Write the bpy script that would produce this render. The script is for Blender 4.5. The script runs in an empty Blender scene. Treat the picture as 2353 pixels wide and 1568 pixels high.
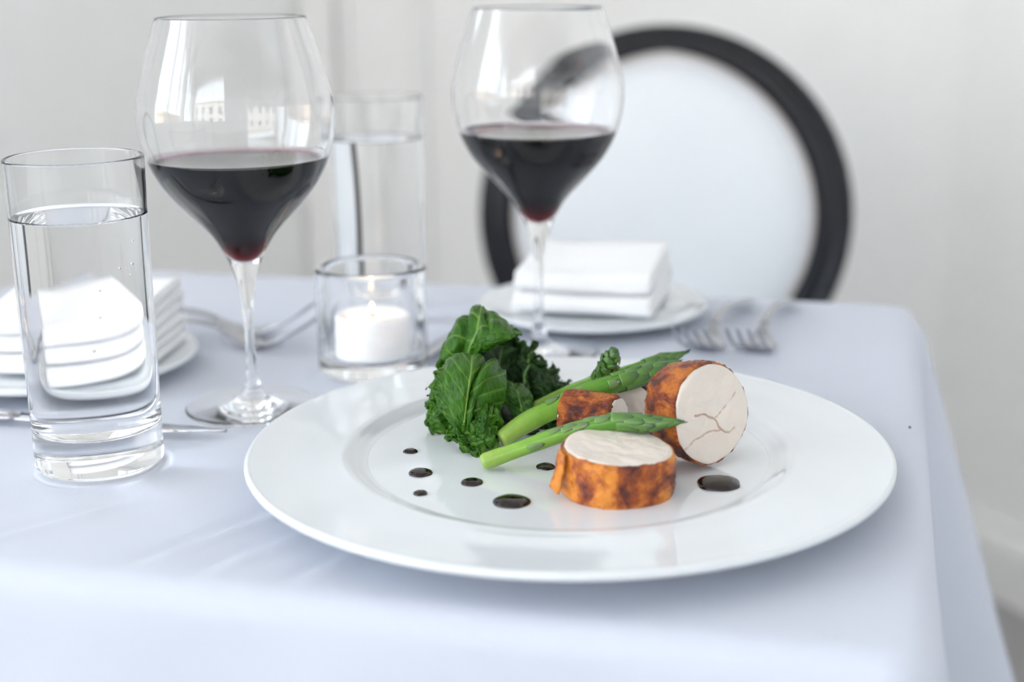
import bpy, bmesh, math, random
import numpy as np
from mathutils import Vector, Matrix, noise

# ------------------------------------------------------------------ camera, light, exposure
SC = bpy.context.scene
COL = SC.collection
PI = math.pi
TZ = 0.75                                  # height of the table top

cam_d = bpy.data.cameras.new('camera')
cam_d.sensor_width = 36.0
cam_d.lens = 50.0
cam_d.clip_start = 0.02
cam_d.dof.use_dof = True
cam_d.dof.focus_distance = 0.685
cam_d.dof.aperture_fstop = 4.0
cam = bpy.data.objects.new('camera', cam_d)
COL.objects.link(cam)
_p, _r = math.radians(14.92), math.radians(-0.6)
_F = Vector((0, math.cos(_p), -math.sin(_p)))
_R0 = Vector((1, 0, 0))
_U0 = _R0.cross(_F)
_R = _R0 * math.cos(_r) + _U0 * math.sin(_r)
_U = _R.cross(_F)
cam.matrix_world = Matrix(((_R.x, _U.x, -_F.x, 0), (_R.y, _U.y, -_F.y, 0), (_R.z, _U.z, -_F.z, TZ + 0.244), (0, 0, 0, 1)))
SC.camera = cam

world = bpy.data.worlds.new('sky')
SC.world = world
world.use_nodes = True
_bg = world.node_tree.nodes['Background']
_bg.inputs['Color'].default_value = (0.80, 0.90, 1.0, 1)
_bg.inputs['Strength'].default_value = 2.0

sun_d = bpy.data.lights.new('sun', 'SUN')
sun_d.energy = 5.0
sun_d.color = (1.0, 0.90, 0.78)
sun_d.angle = math.radians(1)
sun = bpy.data.objects.new('sun', sun_d)
sun.rotation_euler = (math.radians(50), 0, math.radians(180 + 20))   # shines over the roof onto the houses across the street
COL.objects.link(sun)

SC.view_settings.view_transform = 'Standard'
SC.view_settings.look = 'None'
SC.view_settings.exposure = 1.84
SC.view_settings.gamma = 1.0
SC.view_settings.use_curve_mapping = False
cy = SC.cycles
cy.max_bounces = 24
cy.diffuse_bounces = 7
cy.glossy_bounces = 10
cy.transmission_bounces = 24
cy.transparent_max_bounces = 16
cy.volume_bounces = 0
cy.sample_clamp_indirect = 6.0
cy.blur_glossy = 0.0
cy.use_denoising = True

# ------------------------------------------------------------------ helpers
def hexcol(r, g, b):
    f = lambda v: (v / 12.92) if v <= 0.04045 else ((v + 0.055) / 1.055) ** 2.4
    return (f(r / 255), f(g / 255), f(b / 255), 1)

class NT:
    def __init__(self, name):
        self.m = bpy.data.materials.new(name)
        self.m.use_nodes = True
        self.t = self.m.node_tree
        self.p = self.t.nodes['Principled BSDF']
        self.out = self.t.nodes['Material Output']
    def n(self, kind, **kw):
        nd = self.t.nodes.new(kind)
        for k, v in kw.items():
            if hasattr(nd, k): setattr(nd, k, v)
            else: nd.inputs[k.replace('_', ' ')].default_value = v
        return nd
    def l(self, a, b): self.t.links.new(a, b)
    def noise(self, scale, detail=4, rough=0.55, coord='Object', dist=0.0, vec=None):
        tc = self.n('ShaderNodeTexCoord')
        nz = self.n('ShaderNodeTexNoise')
        nz.inputs['Scale'].default_value = scale
        nz.inputs['Detail'].default_value = detail
        nz.inputs['Roughness'].default_value = rough
        nz.inputs['Distortion'].default_value = dist
        src = tc.outputs[coord]
        if vec:
            mp = self.n('ShaderNodeMapping'); mp.inputs['Scale'].default_value = vec
            self.l(src, mp.inputs['Vector']); src = mp.outputs['Vector']
        self.l(src, nz.inputs['Vector'])
        return nz.outputs['Fac']
    def ramp(self, fac, stops):
        r = self.n('ShaderNodeValToRGB')
        e = r.color_ramp.elements
        while len(e) < len(stops): e.new(0.5)
        for el, (p, c) in zip(e, stops):
            el.position = p; el.color = c if len(c) == 4 else (*c, 1)
        self.l(fac, r.inputs['Fac'])
        return r.outputs['Color']
    def attr(self, name):
        a = self.n('ShaderNodeAttribute'); a.attribute_name = name
        return a.outputs['Fac']
    def mix(self, fac, a, b, mode='MIX'):
        m = self.n('ShaderNodeMix'); m.data_type = 'RGBA'; m.blend_type = mode
        for s, v in ((m.inputs[0], fac), (m.inputs[6], a), (m.inputs[7], b)):
            if hasattr(v, 'is_linked') or hasattr(v, 'links'): self.l(v, s)
            else: s.default_value = v
        return m.outputs[2]
    def math(self, op, a, b=0.0):
        m = self.n('ShaderNodeMath'); m.operation = op
        for s, v in ((m.inputs[0], a), (m.inputs[1], b)):
            if hasattr(v, 'links'): self.l(v, s)
            else: s.default_value = v
        return m.outputs[0]
    def bump(self, h, strength, dist):
        b = self.n('ShaderNodeBump')
        b.inputs['Strength'].default_value = strength
        b.inputs['Distance'].default_value = dist
        self.l(h, b.inputs['Height']); self.l(b.outputs['Normal'], self.p.inputs['Normal'])
    def set(self, **kw):
        for k, v in kw.items():
            s = self.p.inputs[k.replace('_', ' ')]
            if hasattr(v, 'links'): self.l(v, s)
            else: s.default_value = v
        return self

def plain(name, col, rough, **kw):
    m = NT(name)
    c = m.mix(m.noise(14.0, 3), (*[v * 0.97 for v in col[:3]], 1), (*[min(1, v * 1.02) for v in col[:3]], 1))
    m.set(Base_Color=c, Roughness=rough, **kw)
    return m.m

def glass_mat(name, ior, color=(1, 1, 1, 1), absorb=None, density=0.0, rough=0.0):
    m = NT(name)
    g = m.n('ShaderNodeBsdfGlass')
    g.inputs['IOR'].default_value = ior
    g.inputs['Color'].default_value = color
    g.inputs['Roughness'].default_value = rough
    m.l(g.outputs[0], m.out.inputs['Surface'])
    if absorb:
        v = m.n('ShaderNodeVolumeAbsorption')
        v.inputs['Color'].default_value = absorb
        v.inputs['Density'].default_value = density
        m.l(v.outputs[0], m.out.inputs['Volume'])
    m.t.nodes.remove(m.p)
    return m.m

def mesh_obj(name, verts, faces, mats, parent=None, smooth=True, fmat=None, attrs=None, normals=None):
    me = bpy.data.meshes.new(name)
    me.from_pydata([tuple(map(float, v)) for v in verts], [], [tuple(map(int, f)) for f in faces])
    for m in (mats if isinstance(mats, (list, tuple)) else [mats]): me.materials.append(m)
    if fmat is not None: me.polygons.foreach_set('material_index', list(map(int, fmat)))
    me.polygons.foreach_set('use_smooth', [smooth] * len(me.polygons))
    for k, vals in (attrs or {}).items():
        a = me.attributes.new(k, 'FLOAT', 'POINT'); a.data.foreach_set('value', [float(x) for x in vals])
    me.update()
    if normals is not None: me.normals_split_custom_set_from_vertices([tuple(map(float, n)) for n in normals])
    o = bpy.data.objects.new(name, me)
    COL.objects.link(o)
    if parent: o.parent = parent
    return o

def tag(o, label=None, cat=None, group=None, kind=None):
    if label: o['label'] = label
    if cat: o['category'] = cat
    if group: o['group'] = group
    if kind: o['kind'] = kind
    return o

def empty(name, loc, rz=0.0, label=None, cat=None, group=None):
    o = bpy.data.objects.new(name, None)
    o.empty_display_size = 0.02
    o.location = loc
    o.rotation_euler = (0, 0, rz)
    COL.objects.link(o)
    return tag(o, label, cat, group)

def copy_tree(o, parent=None):
    c = o.copy()
    COL.objects.link(c)
    if parent: c.parent = parent
    for ch in list(o.children): copy_tree(ch, c)
    return c

def catmull(P, n):
    P = np.asarray(P, float)
    P = np.vstack([2 * P[0] - P[1], P, 2 * P[-1] - P[-2]])
    k = len(P) - 3
    t = np.linspace(0, k, n)
    i = np.minimum(t.astype(int), k - 1)
    f = (t - i)[:, None]
    a, b, c, d = P[i], P[i + 1], P[i + 2], P[i + 3]
    return 0.5 * ((2 * b) + (c - a) * f + (2 * a - 5 * b + 4 * c - d) * f ** 2 + (3 * b - a - 3 * c + d) * f ** 3)

def prof_normals(pr):
    pr = np.asarray(pr, float)
    d = np.gradient(pr, axis=0)
    n = np.stack([d[:, 1], -d[:, 0]], 1)
    n /= np.maximum(np.linalg.norm(n, axis=1, keepdims=True), 1e-12)
    for i in (0, -1):
        if pr[i, 0] < 1e-7: n[i] = (0, math.copysign(1, n[i, 1]))
    return n

def lathe_data(pr, seg=96, nrm=None):
    V, Fc, N, rings = [], [], [], []
    nrm = prof_normals(pr) if nrm is None else nrm
    for (r, z), (nr, nz) in zip(pr, nrm):
        if r < 1e-7:
            rings.append([len(V)] * seg); V.append((0, 0, z)); N.append((0, 0, math.copysign(1, nz)))
        else:
            s = len(V); rings.append(list(range(s, s + seg)))
            for j in range(seg):
                a = 2 * PI * j / seg
                V.append((r * math.cos(a), r * math.sin(a), z)); N.append((nr * math.cos(a), nr * math.sin(a), nz))
    for a, b in zip(rings[:-1], rings[1:]):
        for j in range(seg):
            k = (j + 1) % seg
            q = [a[j], a[k], b[k], b[j]]
            u = []
            for x in q:
                if x not in u: u.append(x)
            if len(u) > 2: Fc.append(u)
    return V, Fc, N

def lathe(name, pr, mat, parent=None, seg=96, nrm=None):
    V, Fc, N = lathe_data(pr, seg, nrm)
    return mesh_obj(name, V, Fc, mat, parent, normals=N)

def arc(cx, cz, r, a0, a1, n):
    return [(cx + r * math.cos(math.radians(a0 + (a1 - a0) * i / n)), cz + r * math.sin(math.radians(a0 + (a1 - a0) * i / n))) for i in range(n + 1)]

def tube_data(path, radii, seg=12, flat=1.0, up=(0, 0, 1), cap=True):
    path = np.asarray(path, float)
    n = len(path)
    T = np.gradient(path, axis=0)
    T /= np.maximum(np.linalg.norm(T, axis=1, keepdims=True), 1e-9)
    V, Fc = [], []
    up = np.asarray(up, float)
    for i in range(n):
        s = np.cross(T[i], up); s /= max(np.linalg.norm(s), 1e-9)
        w = np.cross(s, T[i])
        rr = radii[i] if hasattr(radii, '__len__') else radii
        for j in range(seg):
            a = 2 * PI * j / seg
            V.append(path[i] + s * math.cos(a) * rr + w * math.sin(a) * rr * flat)
    for i in range(n - 1):
        for j in range(seg):
            k = (j + 1) % seg
            Fc.append((i * seg + j, i * seg + k, (i + 1) * seg + k, (i + 1) * seg + j))
    if cap:
        Fc.append(tuple(range(seg - 1, -1, -1))); Fc.append(tuple((n - 1) * seg + j for j in range(seg)))
    return V, Fc

def boxes(name, lst, mat, parent=None, bevel=0.0):
    """axis aligned or free boxes: (centre, size, rz)"""
    bm = bmesh.new()
    for c, s, rz in lst:
        M = Matrix.Translation(c) @ Matrix.Rotation(rz, 4, 'Z') @ Matrix.Diagonal((*s, 1))
        bmesh.ops.create_cube(bm, size=1.0, matrix=M)
    if bevel:
        bmesh.ops.bevel(bm, geom=bm.edges[:], offset=bevel, segments=2, affect='EDGES', profile=0.5)
    me = bpy.data.meshes.new(name); bm.to_mesh(me); bm.free()
    me.materials.append(mat)
    o = bpy.data.objects.new(name, me); COL.objects.link(o)
    if parent: o.parent = parent
    return o

def fbm(p, s=1.0, o=3):
    v, a, f = 0.0, 1.0, s
    for _ in range(o):
        v += a * noise.noise(Vector((p[0] * f, p[1] * f, p[2] * f))); a *= 0.5; f *= 2.03
    return v

# ------------------------------------------------------------------ materials
M_wall = plain('wall_paint', (0.92, 0.92, 0.91), 0.55)
M_ceil = plain('ceiling_paint', (0.90, 0.90, 0.89), 0.7)
M_trim = plain('trim_gloss_paint', (0.88, 0.88, 0.87), 0.3)
M_floor = plain('grey_floor', (0.34, 0.33, 0.33), 0.4)
M_facade = plain('stone_facade', (0.62, 0.47, 0.34), 0.8)
M_facade2 = plain('pale_stone_facade', (0.56, 0.53, 0.50), 0.8)
M_street = plain('asphalt', (0.20, 0.20, 0.21), 0.8)
M_pane = plain('dark_pane', (0.05, 0.06, 0.08), 0.1)
M_black = plain('black_lacquer', (0.010, 0.011, 0.015), 0.2, Specular_IOR_Level=0.28)
M_wood = plain('pale_wood', (0.35, 0.22, 0.12), 0.5)

def cloth_mat():
    m = NT('white_linen')
    tc = m.n('ShaderNodeTexCoord')
    hs = []
    for ax, sc in ((0, 1), (1, 1)):
        w = m.n('ShaderNodeTexWave'); w.wave_type = 'BANDS'; w.bands_direction = 'X' if ax == 0 else 'Y'
        w.inputs['Scale'].default_value = 420.0; w.inputs['Distortion'].default_value = 1.5
        m.l(tc.outputs['Object'], w.inputs['Vector']); hs.append(w.outputs['Fac'])
    h = m.math('ADD', hs[0], hs[1])
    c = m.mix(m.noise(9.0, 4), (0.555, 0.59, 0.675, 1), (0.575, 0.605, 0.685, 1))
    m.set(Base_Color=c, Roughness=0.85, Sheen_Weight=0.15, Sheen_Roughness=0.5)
    m.bump(h, 0.08, 0.0003)
    return m.m
M_cloth = cloth_mat()
M_napkin = plain('white_napkin_cotton', (0.90, 0.90, 0.91), 0.85, Sheen_Weight=0.1)
M_upholstery = plain('white_upholstery', (0.79, 0.825, 0.86), 0.6, Sheen_Weight=0.1)
M_gimp = plain('beige_trim_braid', (0.62, 0.57, 0.55), 0.8)
M_china = plain('white_glazed_china', (0.72, 0.755, 0.78), 0.04, Coat_Weight=0.3, Coat_Roughness=0.02)
M_steel = NT('polished_steel').set(Base_Color=(0.45, 0.46, 0.49, 1), Metallic=1.0, Roughness=0.10).m
M_glass = glass_mat('clear_crystal', 1.5)
M_w_side = glass_mat('water_against_glass', 1.33 / 1.5)
M_w_top = glass_mat('water_surface', 1.33)
WINE = (0.55, 0.02, 0.08, 1)
def wine_mat():
    # one liquid: its index is taken relative to the glass where it touches the bowl and to air on the free surface
    m = NT('red_wine')
    g = m.n('ShaderNodeBsdfGlass')
    g.inputs['Roughness'].default_value = 0.0
    m.l(m.math('ADD', m.math('MULTIPLY', m.attr('touching'), 1.345 / 1.5 - 1.345), 1.345), g.inputs['IOR'])
    v = m.n('ShaderNodeVolumeAbsorption')
    v.inputs['Color'].default_value = WINE
    v.inputs['Density'].default_value = 420.0
    m.l(g.outputs[0], m.out.inputs['Surface']); m.l(v.outputs[0], m.out.inputs['Volume'])
    m.t.nodes.remove(m.p)
    return m.m
M_wine = wine_mat()
M_wax = NT('white_wax').set(Base_Color=(0.96, 0.95, 0.935, 1), Roughness=0.4, Subsurface_Weight=0.3, Subsurface_Scale=0.01).m
M_wick = plain('burnt_wick', (0.02, 0.017, 0.015), 0.9)
_fl = NT('candle_flame'); _fl.set(Base_Color=(0, 0, 0, 1), Emission_Color=(1.0, 0.62, 0.25, 1), Emission_Strength=7.0); M_flame = _fl.m
M_sauce = NT('dark_balsamic_glaze').set(Base_Color=(0.010, 0.0035, 0.0035, 1), Roughness=0.07, Specular_IOR_Level=0.5).m

def leaf_mat(name, dark, light, veinc):
    m = NT(name)
    a = m.mix(m.ramp(m.noise(90.0, 4, 0.6), [(0.35, (0, 0, 0)), (0.65, (1, 1, 1))]), dark, light)
    c = m.mix(m.attr('vein'), a, veinc)
    m.set(Base_Color=c, Roughness=0.33, Specular_IOR_Level=0.26)
    m.bump(m.noise(420.0, 4, 0.6), 0.35, 0.0008)
    tr = m.n('ShaderNodeBsdfTranslucent'); m.l(c, tr.inputs['Color'])
    mx = m.n('ShaderNodeMixShader'); mx.inputs[0].default_value = 0.14
    m.l(m.p.outputs[0], mx.inputs[1]); m.l(tr.outputs[0], mx.inputs[2]); m.l(mx.outputs[0], m.out.inputs['Surface'])
    return m.m
M_kale = leaf_mat('kale_green', (0.014, 0.072, 0.004, 1), (0.042, 0.150, 0.009, 1), (0.19, 0.36, 0.040, 1))
M_kale_shaded = leaf_mat('kale_shaded_green', (0.006, 0.025, 0.005, 1), (0.016, 0.060, 0.010, 1), (0.07, 0.15, 0.024, 1))  # darker copy of the kale green, with the shade inside the heap coloured in
M_rib = plain('kale_rib_green', (0.15, 0.31, 0.05), 0.35)

def asp_mat():
    m = NT('asparagus_green')
    t = m.attr('along')
    base = m.ramp(t, [(0.0, (0.36, 0.52, 0.11)), (0.22, (0.21, 0.42, 0.05)), (0.55, (0.10, 0.27, 0.025)), (0.8, (0.055, 0.16, 0.025)), (1.0, (0.035, 0.095, 0.025))])
    n = m.noise(160.0, 3, 0.6)
    c = m.mix(m.math('MULTIPLY', n, 0.5), base, (0.06, 0.16, 0.02, 1))
    m.set(Base_Color=c, Roughness=0.2, Specular_IOR_Level=0.35, Subsurface_Weight=0.08, Subsurface_Scale=0.004)
    m.bump(m.noise(300.0, 3), 0.25, 0.0006)
    return m.m
M_asp = asp_mat()
def bud_mat(name, c0, c1):
    m = NT(name)
    c = m.mix(m.math('MULTIPLY', m.attr('tipward'), m.math('ADD', m.noise(120.0, 3), 0.35)), c0, c1)
    m.set(Base_Color=c, Roughness=0.3)
    m.bump(m.noise(400.0, 3), 0.2, 0.0005)
    return m.m
M_scale = bud_mat('asparagus_scale', (0.13, 0.27, 0.05, 1), (0.07, 0.075, 0.06, 1))
M_bud = bud_mat('asparagus_bud_scale', (0.095, 0.23, 0.03, 1), (0.035, 0.06, 0.035, 1))

def skin_mat(name, gold, brown, dark, lo, hi, vec):
    m = NT(name)
    n1 = m.noise(55.0, 5, 0.6, dist=0.6, vec=vec)
    n2 = m.noise(150.0, 5, 0.65, dist=0.4, vec=vec)
    f = m.math('ADD', m.math('MULTIPLY', n1, 0.7), m.math('MULTIPLY', n2, 0.3))
    c = m.ramp(f, [(0.0, gold), (lo, gold), ((lo + hi) / 2, brown), (hi, dark)])
    m.set(Base_Color=c, Roughness=0.26, Specular_IOR_Level=0.42, Coat_Weight=0.06, Coat_Roughness=0.15, Subsurface_Weight=0.06, Subsurface_Scale=0.003)
    m.bump(m.noise(300.0, 5, 0.65, vec=vec, dist=0.8), 0.8, 0.0018)
    return m.m
M_skin_gold = skin_mat('golden_roast_skin', (0.66, 0.225, 0.020, 1), (0.33, 0.066, 0.008, 1), (0.09, 0.015, 0.007, 1), 0.44, 0.60, (1, 1, 1))
M_skin_dark = skin_mat('dark_roast_skin', (0.52, 0.150, 0.013, 1), (0.25, 0.045, 0.006, 1), (0.06, 0.010, 0.005, 1), 0.40, 0.60, (1.3, 1.3, 2.2))

def meat_mat():
    m = NT('white_chicken_meat')
    n = m.noise(70.0, 5, 0.6, dist=0.5)
    a = m.mix(n, (0.69, 0.60, 0.52, 1), (0.75, 0.70, 0.64, 1))
    c = m.mix(m.math('MULTIPLY', m.attr('crease'), 0.75), a, (0.50, 0.27, 0.18, 1))
    m.set(Base_Color=c, Roughness=0.42, Specular_IOR_Level=0.4, Subsurface_Weight=0.2, Subsurface_Scale=0.003)
    m.bump(m.noise(420.0, 5, 0.7, dist=0.8), 0.35, 0.0007)
    return m.m
M_meat = meat_mat()

# ------------------------------------------------------------------ the room
YAW = math.radians(-14.5)
EU = Vector((math.cos(YAW), math.sin(YAW), 0))      # along the table's width
EV = Vector((-math.sin(YAW), math.cos(YAW), 0))     # along its depth, away from the camera
WA, WB = (-0.359, 2.545), (0.706, 2.269)            # corners of the back wall
WD, WC = (-3.273, -2.93), (3.39, -3.10)
RH = 3.0

def wall(name, a, b, thick, out, openings=(), h=RH):
    """a wall from a to b; openings are (s0, s1, z0, z1) along it; out is +1/-1 for the side the thickness goes to"""
    a = Vector((*a, 0)); b = Vector((*b, 0)); d = b - a; L = d.length; d /= L
    n = Vector((-d.y, d.x, 0)) * out
    xs = sorted({-0.0, L, *[o[0] for o in openings], *[o[1] for o in openings]})
    V, Fc = [], []
    def bx(s0, s1, z0, z1):
        k = len(V)
        for nn in (0, thick):
            for s, z in ((s0, z0), (s1, z0), (s1, z1), (s0, z1)):
                p = a + d * s + n * nn; V.append((p.x, p.y, z))
        Fc.extend([(k, k+1, k+2, k+3), (k+4, k+7, k+6, k+5), (k, k+4, k+5, k+1), (k+1, k+5, k+6, k+2), (k+2, k+6, k+7, k+3), (k+3, k+7, k+4, k)])
    for s0, s1 in zip(xs[:-1], xs[1:]):
        op = [o for o in openings if o[0] <= s0 + 1e-6 and o[1] >= s1 - 1e-6]
        if not op: bx(s0, s1, 0, h)
        else:
            bx(s0, s1, 0, op[0][2]); bx(s0, s1, op[0][3], h)
    o = mesh_obj(name, V, Fc, M_wall, smooth=False)
    bm = bmesh.new(); bm.from_mesh(o.data); bmesh.ops.recalc_face_normals(bm, faces=bm.faces); bm.to_mesh(o.data); bm.free()
    return tag(o, kind='structure')

LWIN = [(0.85, 1.35, 1.20, 2.85), (1.90, 3.70, 0.75, 2.90), (3.85, 5.65, 0.75, 2.90)]          # left wall windows; the narrow first one is added to light the back wall
FWIN = [(0.20, 3.00, 0.75, 2.90)]          # windows in the wall behind the camera
wall('wall_back', WA, WB, 0.15, 1)
wall('wall_left', WA, WD, 0.15, -1, LWIN)
wall('wall_right', WB, WC, 0.15, 1)
wall('wall_front', WD, WC, 0.15, -1, FWIN)
tag(mesh_obj('floor', [(-3.6, -3.4, 0), (3.8, -3.4, 0), (3.8, 3.0, 0), (-3.6, 3.0, 0), (-3.6, -3.4, -.1), (3.8, -3.4, -.1), (3.8, 3.0, -.1), (-3.6, 3.0, -.1)],
    [(0, 1, 2, 3), (7, 6, 5, 4), (0, 4, 5, 1), (1, 5, 6, 2), (2, 6, 7, 3), (3, 7, 4, 0)], M_floor, smooth=False), kind='structure')
tag(boxes('ceiling', [((0.1, -0.2, RH + 0.06), (7.6, 6.6, 0.12), 0)], M_ceil), kind='structure')

def window(k, a, b, op):
    a = Vector((*a, 0)); b = Vector((*b, 0)); d = (b - a).normalized(); rz = math.atan2(d.y, d.x)
    n = Vector((-d.y, d.x, 0))
    s0, s1, z0, z1 = op
    root = empty('window_%d' % k, a + d * (s0 + s1) / 2 + Vector((0, 0, z0)), rz)
    root['kind'] = 'structure'
    w, h = s1 - s0, z1 - z0
    boxes('window_frame', [((0, 0, 0.02), (w, 0.07, 0.04), 0), ((0, 0, h - 0.02), (w, 0.07, 0.04), 0), ((-w / 2 + 0.02, 0, h / 2), (0.04, 0.07, h - .08), 0), ((w / 2 - 0.02, 0, h / 2), (0.04, 0.07, h - .08), 0)], M_trim, root)
    for x in (-w / 6, w / 6): boxes('mullion', [((x, 0, h / 2), (0.028, 0.05, h - 0.08), 0)], M_trim, root)
    boxes('transom', [((0, 0, h * 0.72), (w - 0.08, 0.045, 0.03), 0)], M_trim, root)
    pd = bpy.data.lights.new('daylight_portal', 'AREA'); pd.shape = 'RECTANGLE'; pd.size = w; pd.size_y = h
    pd.cycles.is_portal = True
    po = bpy.data.objects.new('daylight_portal', pd); COL.objects.link(po)
    c = Vector((0.2, 0.6, 0)); mid = a + d * (s0 + s1) / 2
    inward = n if n.dot(c - mid) > 0 else -n
    po.location = mid - inward * 0.1 + Vector((0, 0, z0 + h / 2))
    po.rotation_euler = inward.to_track_quat('-Z', 'Z').to_euler()
    return root
k = 1
for op in LWIN: window(k, WA, WD, op); k += 1
for op in FWIN: window(k, WD, WC, op); k += 1

# painted trim on the back wall: a broad casing board, a thin bead and a second upright
def on_back(s, depth, z): 
    a = Vector((*WA, 0)); d = (Vector((*WB, 0)) - a).normalized(); n = Vector((d.y, -d.x, 0))
    p = a + d * s + n * depth; return Vector((p.x, p.y, z)), math.atan2(d.y, d.x)
for i, (s, w, dp) in enumerate(((0.032, 0.062, 0.03), (0.077, 0.022, 0.012), (0.215, 0.030, 0.014)), 1):
    p, rz = on_back(s, dp / 2, RH / 2)
    tag(boxes('trim_%d' % i, [(p, (w, dp, RH), rz)], M_trim, bevel=0.006), kind='structure')

def baseboard(name, a, b, side):
    a = Vector((*a, 0)); b = Vector((*b, 0)); d = (b - a).normalized(); n = Vector((-d.y, d.x, 0)) * side
    prof = [(0, 0), (0.022, 0), (0.022, 0.085), (0.018, 0.098), (0.010, 0.108), (0.008, 0.122), (0, 0.126)]
    V, Fc = [], []
    for e in (a, b):
        for x, z in prof:
            p = e + n * x; V.append((p.x, p.y, z))
    m = len(prof)
    for i in range(m - 1): Fc.append((i, i + 1, m + i + 1, m + i))
    o = mesh_obj(name, V, Fc, M_trim, smooth=False); o['kind'] = 'structure'
baseboard('baseboard_right', WB, WC, -1)
baseboard('baseboard_back', WA, WB, -1)
baseboard('baseboard_left', WA, WD, 1)

# the street outside: sunlit houses seen only as reflections in the glass
tag(boxes('ground', [((-8, -8, -3.6), (70, 70, 0.2), 0)], M_street), kind='structure')
def house(name, c, s, rz, mat, label):
    r = empty(name, (c[0], c[1], c[2] - s[2] / 2), rz, label, 'building')
    boxes('wall', [((0, 0, s[2] / 2), s, 0)], mat, r)
    boxes('cornice', [((0, 0, s[2] - 0.2), (s[0] + 0.5, s[1] + 0.5, 0.4), 0)], mat, r)
    for sx in (-1, 1):
        n = int(s[0] // 2.2)
        for i in range(n):
            for z in np.arange(1.6, s[2] - 1.4, 2.6):
                boxes('pane', [((-s[0] / 2 + (i + 0.5) * s[0] / n, sx * (s[1] / 2 + 0.01), z), (0.9, 0.06, 1.5), 0)], M_pane, r)
    return r
house('building', (-13.0, -4.0, -0.9), (9, 5, 5.2), math.radians(68), M_facade, 'sunlit tan stone building across the street, mirrored in the wine glasses')
house('building', (-4.0, -14.0, 1.2), (17, 5, 9.4), math.radians(4), M_facade2, 'pale stone building across the street, mirrored in the wine glasses')

# ------------------------------------------------------------------ table and cloth
TW, TD = 0.70, 0.572
RN = Vector((0.1526, 0.4575, 0))
TC = RN + EV * (TD / 2) - EU * (TW / 2)
def t2w(u, v, z=0.0):
    p = TC + EU * u + EV * v
    return (p.x, p.y, TZ + z)

tb = empty('dining_table', (TC.x, TC.y, 0), YAW, 'small rectangular dining table covered to the knees by a white cloth', 'table')
boxes('tabletop', [((0, 0, TZ - 0.019), (TW - 0.02, TD - 0.02, 0.03), 0)], M_wood, tb, bevel=0.004)
for sx in (-1, 1):
    for sy in (-1, 1):
        boxes('leg', [((sx * (TW / 2 - 0.06), sy * (TD / 2 - 0.06), (TZ - 0.034) / 2), (0.05, 0.05, TZ - 0.034), 0)], M_wood, tb, bevel=0.004)

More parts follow.
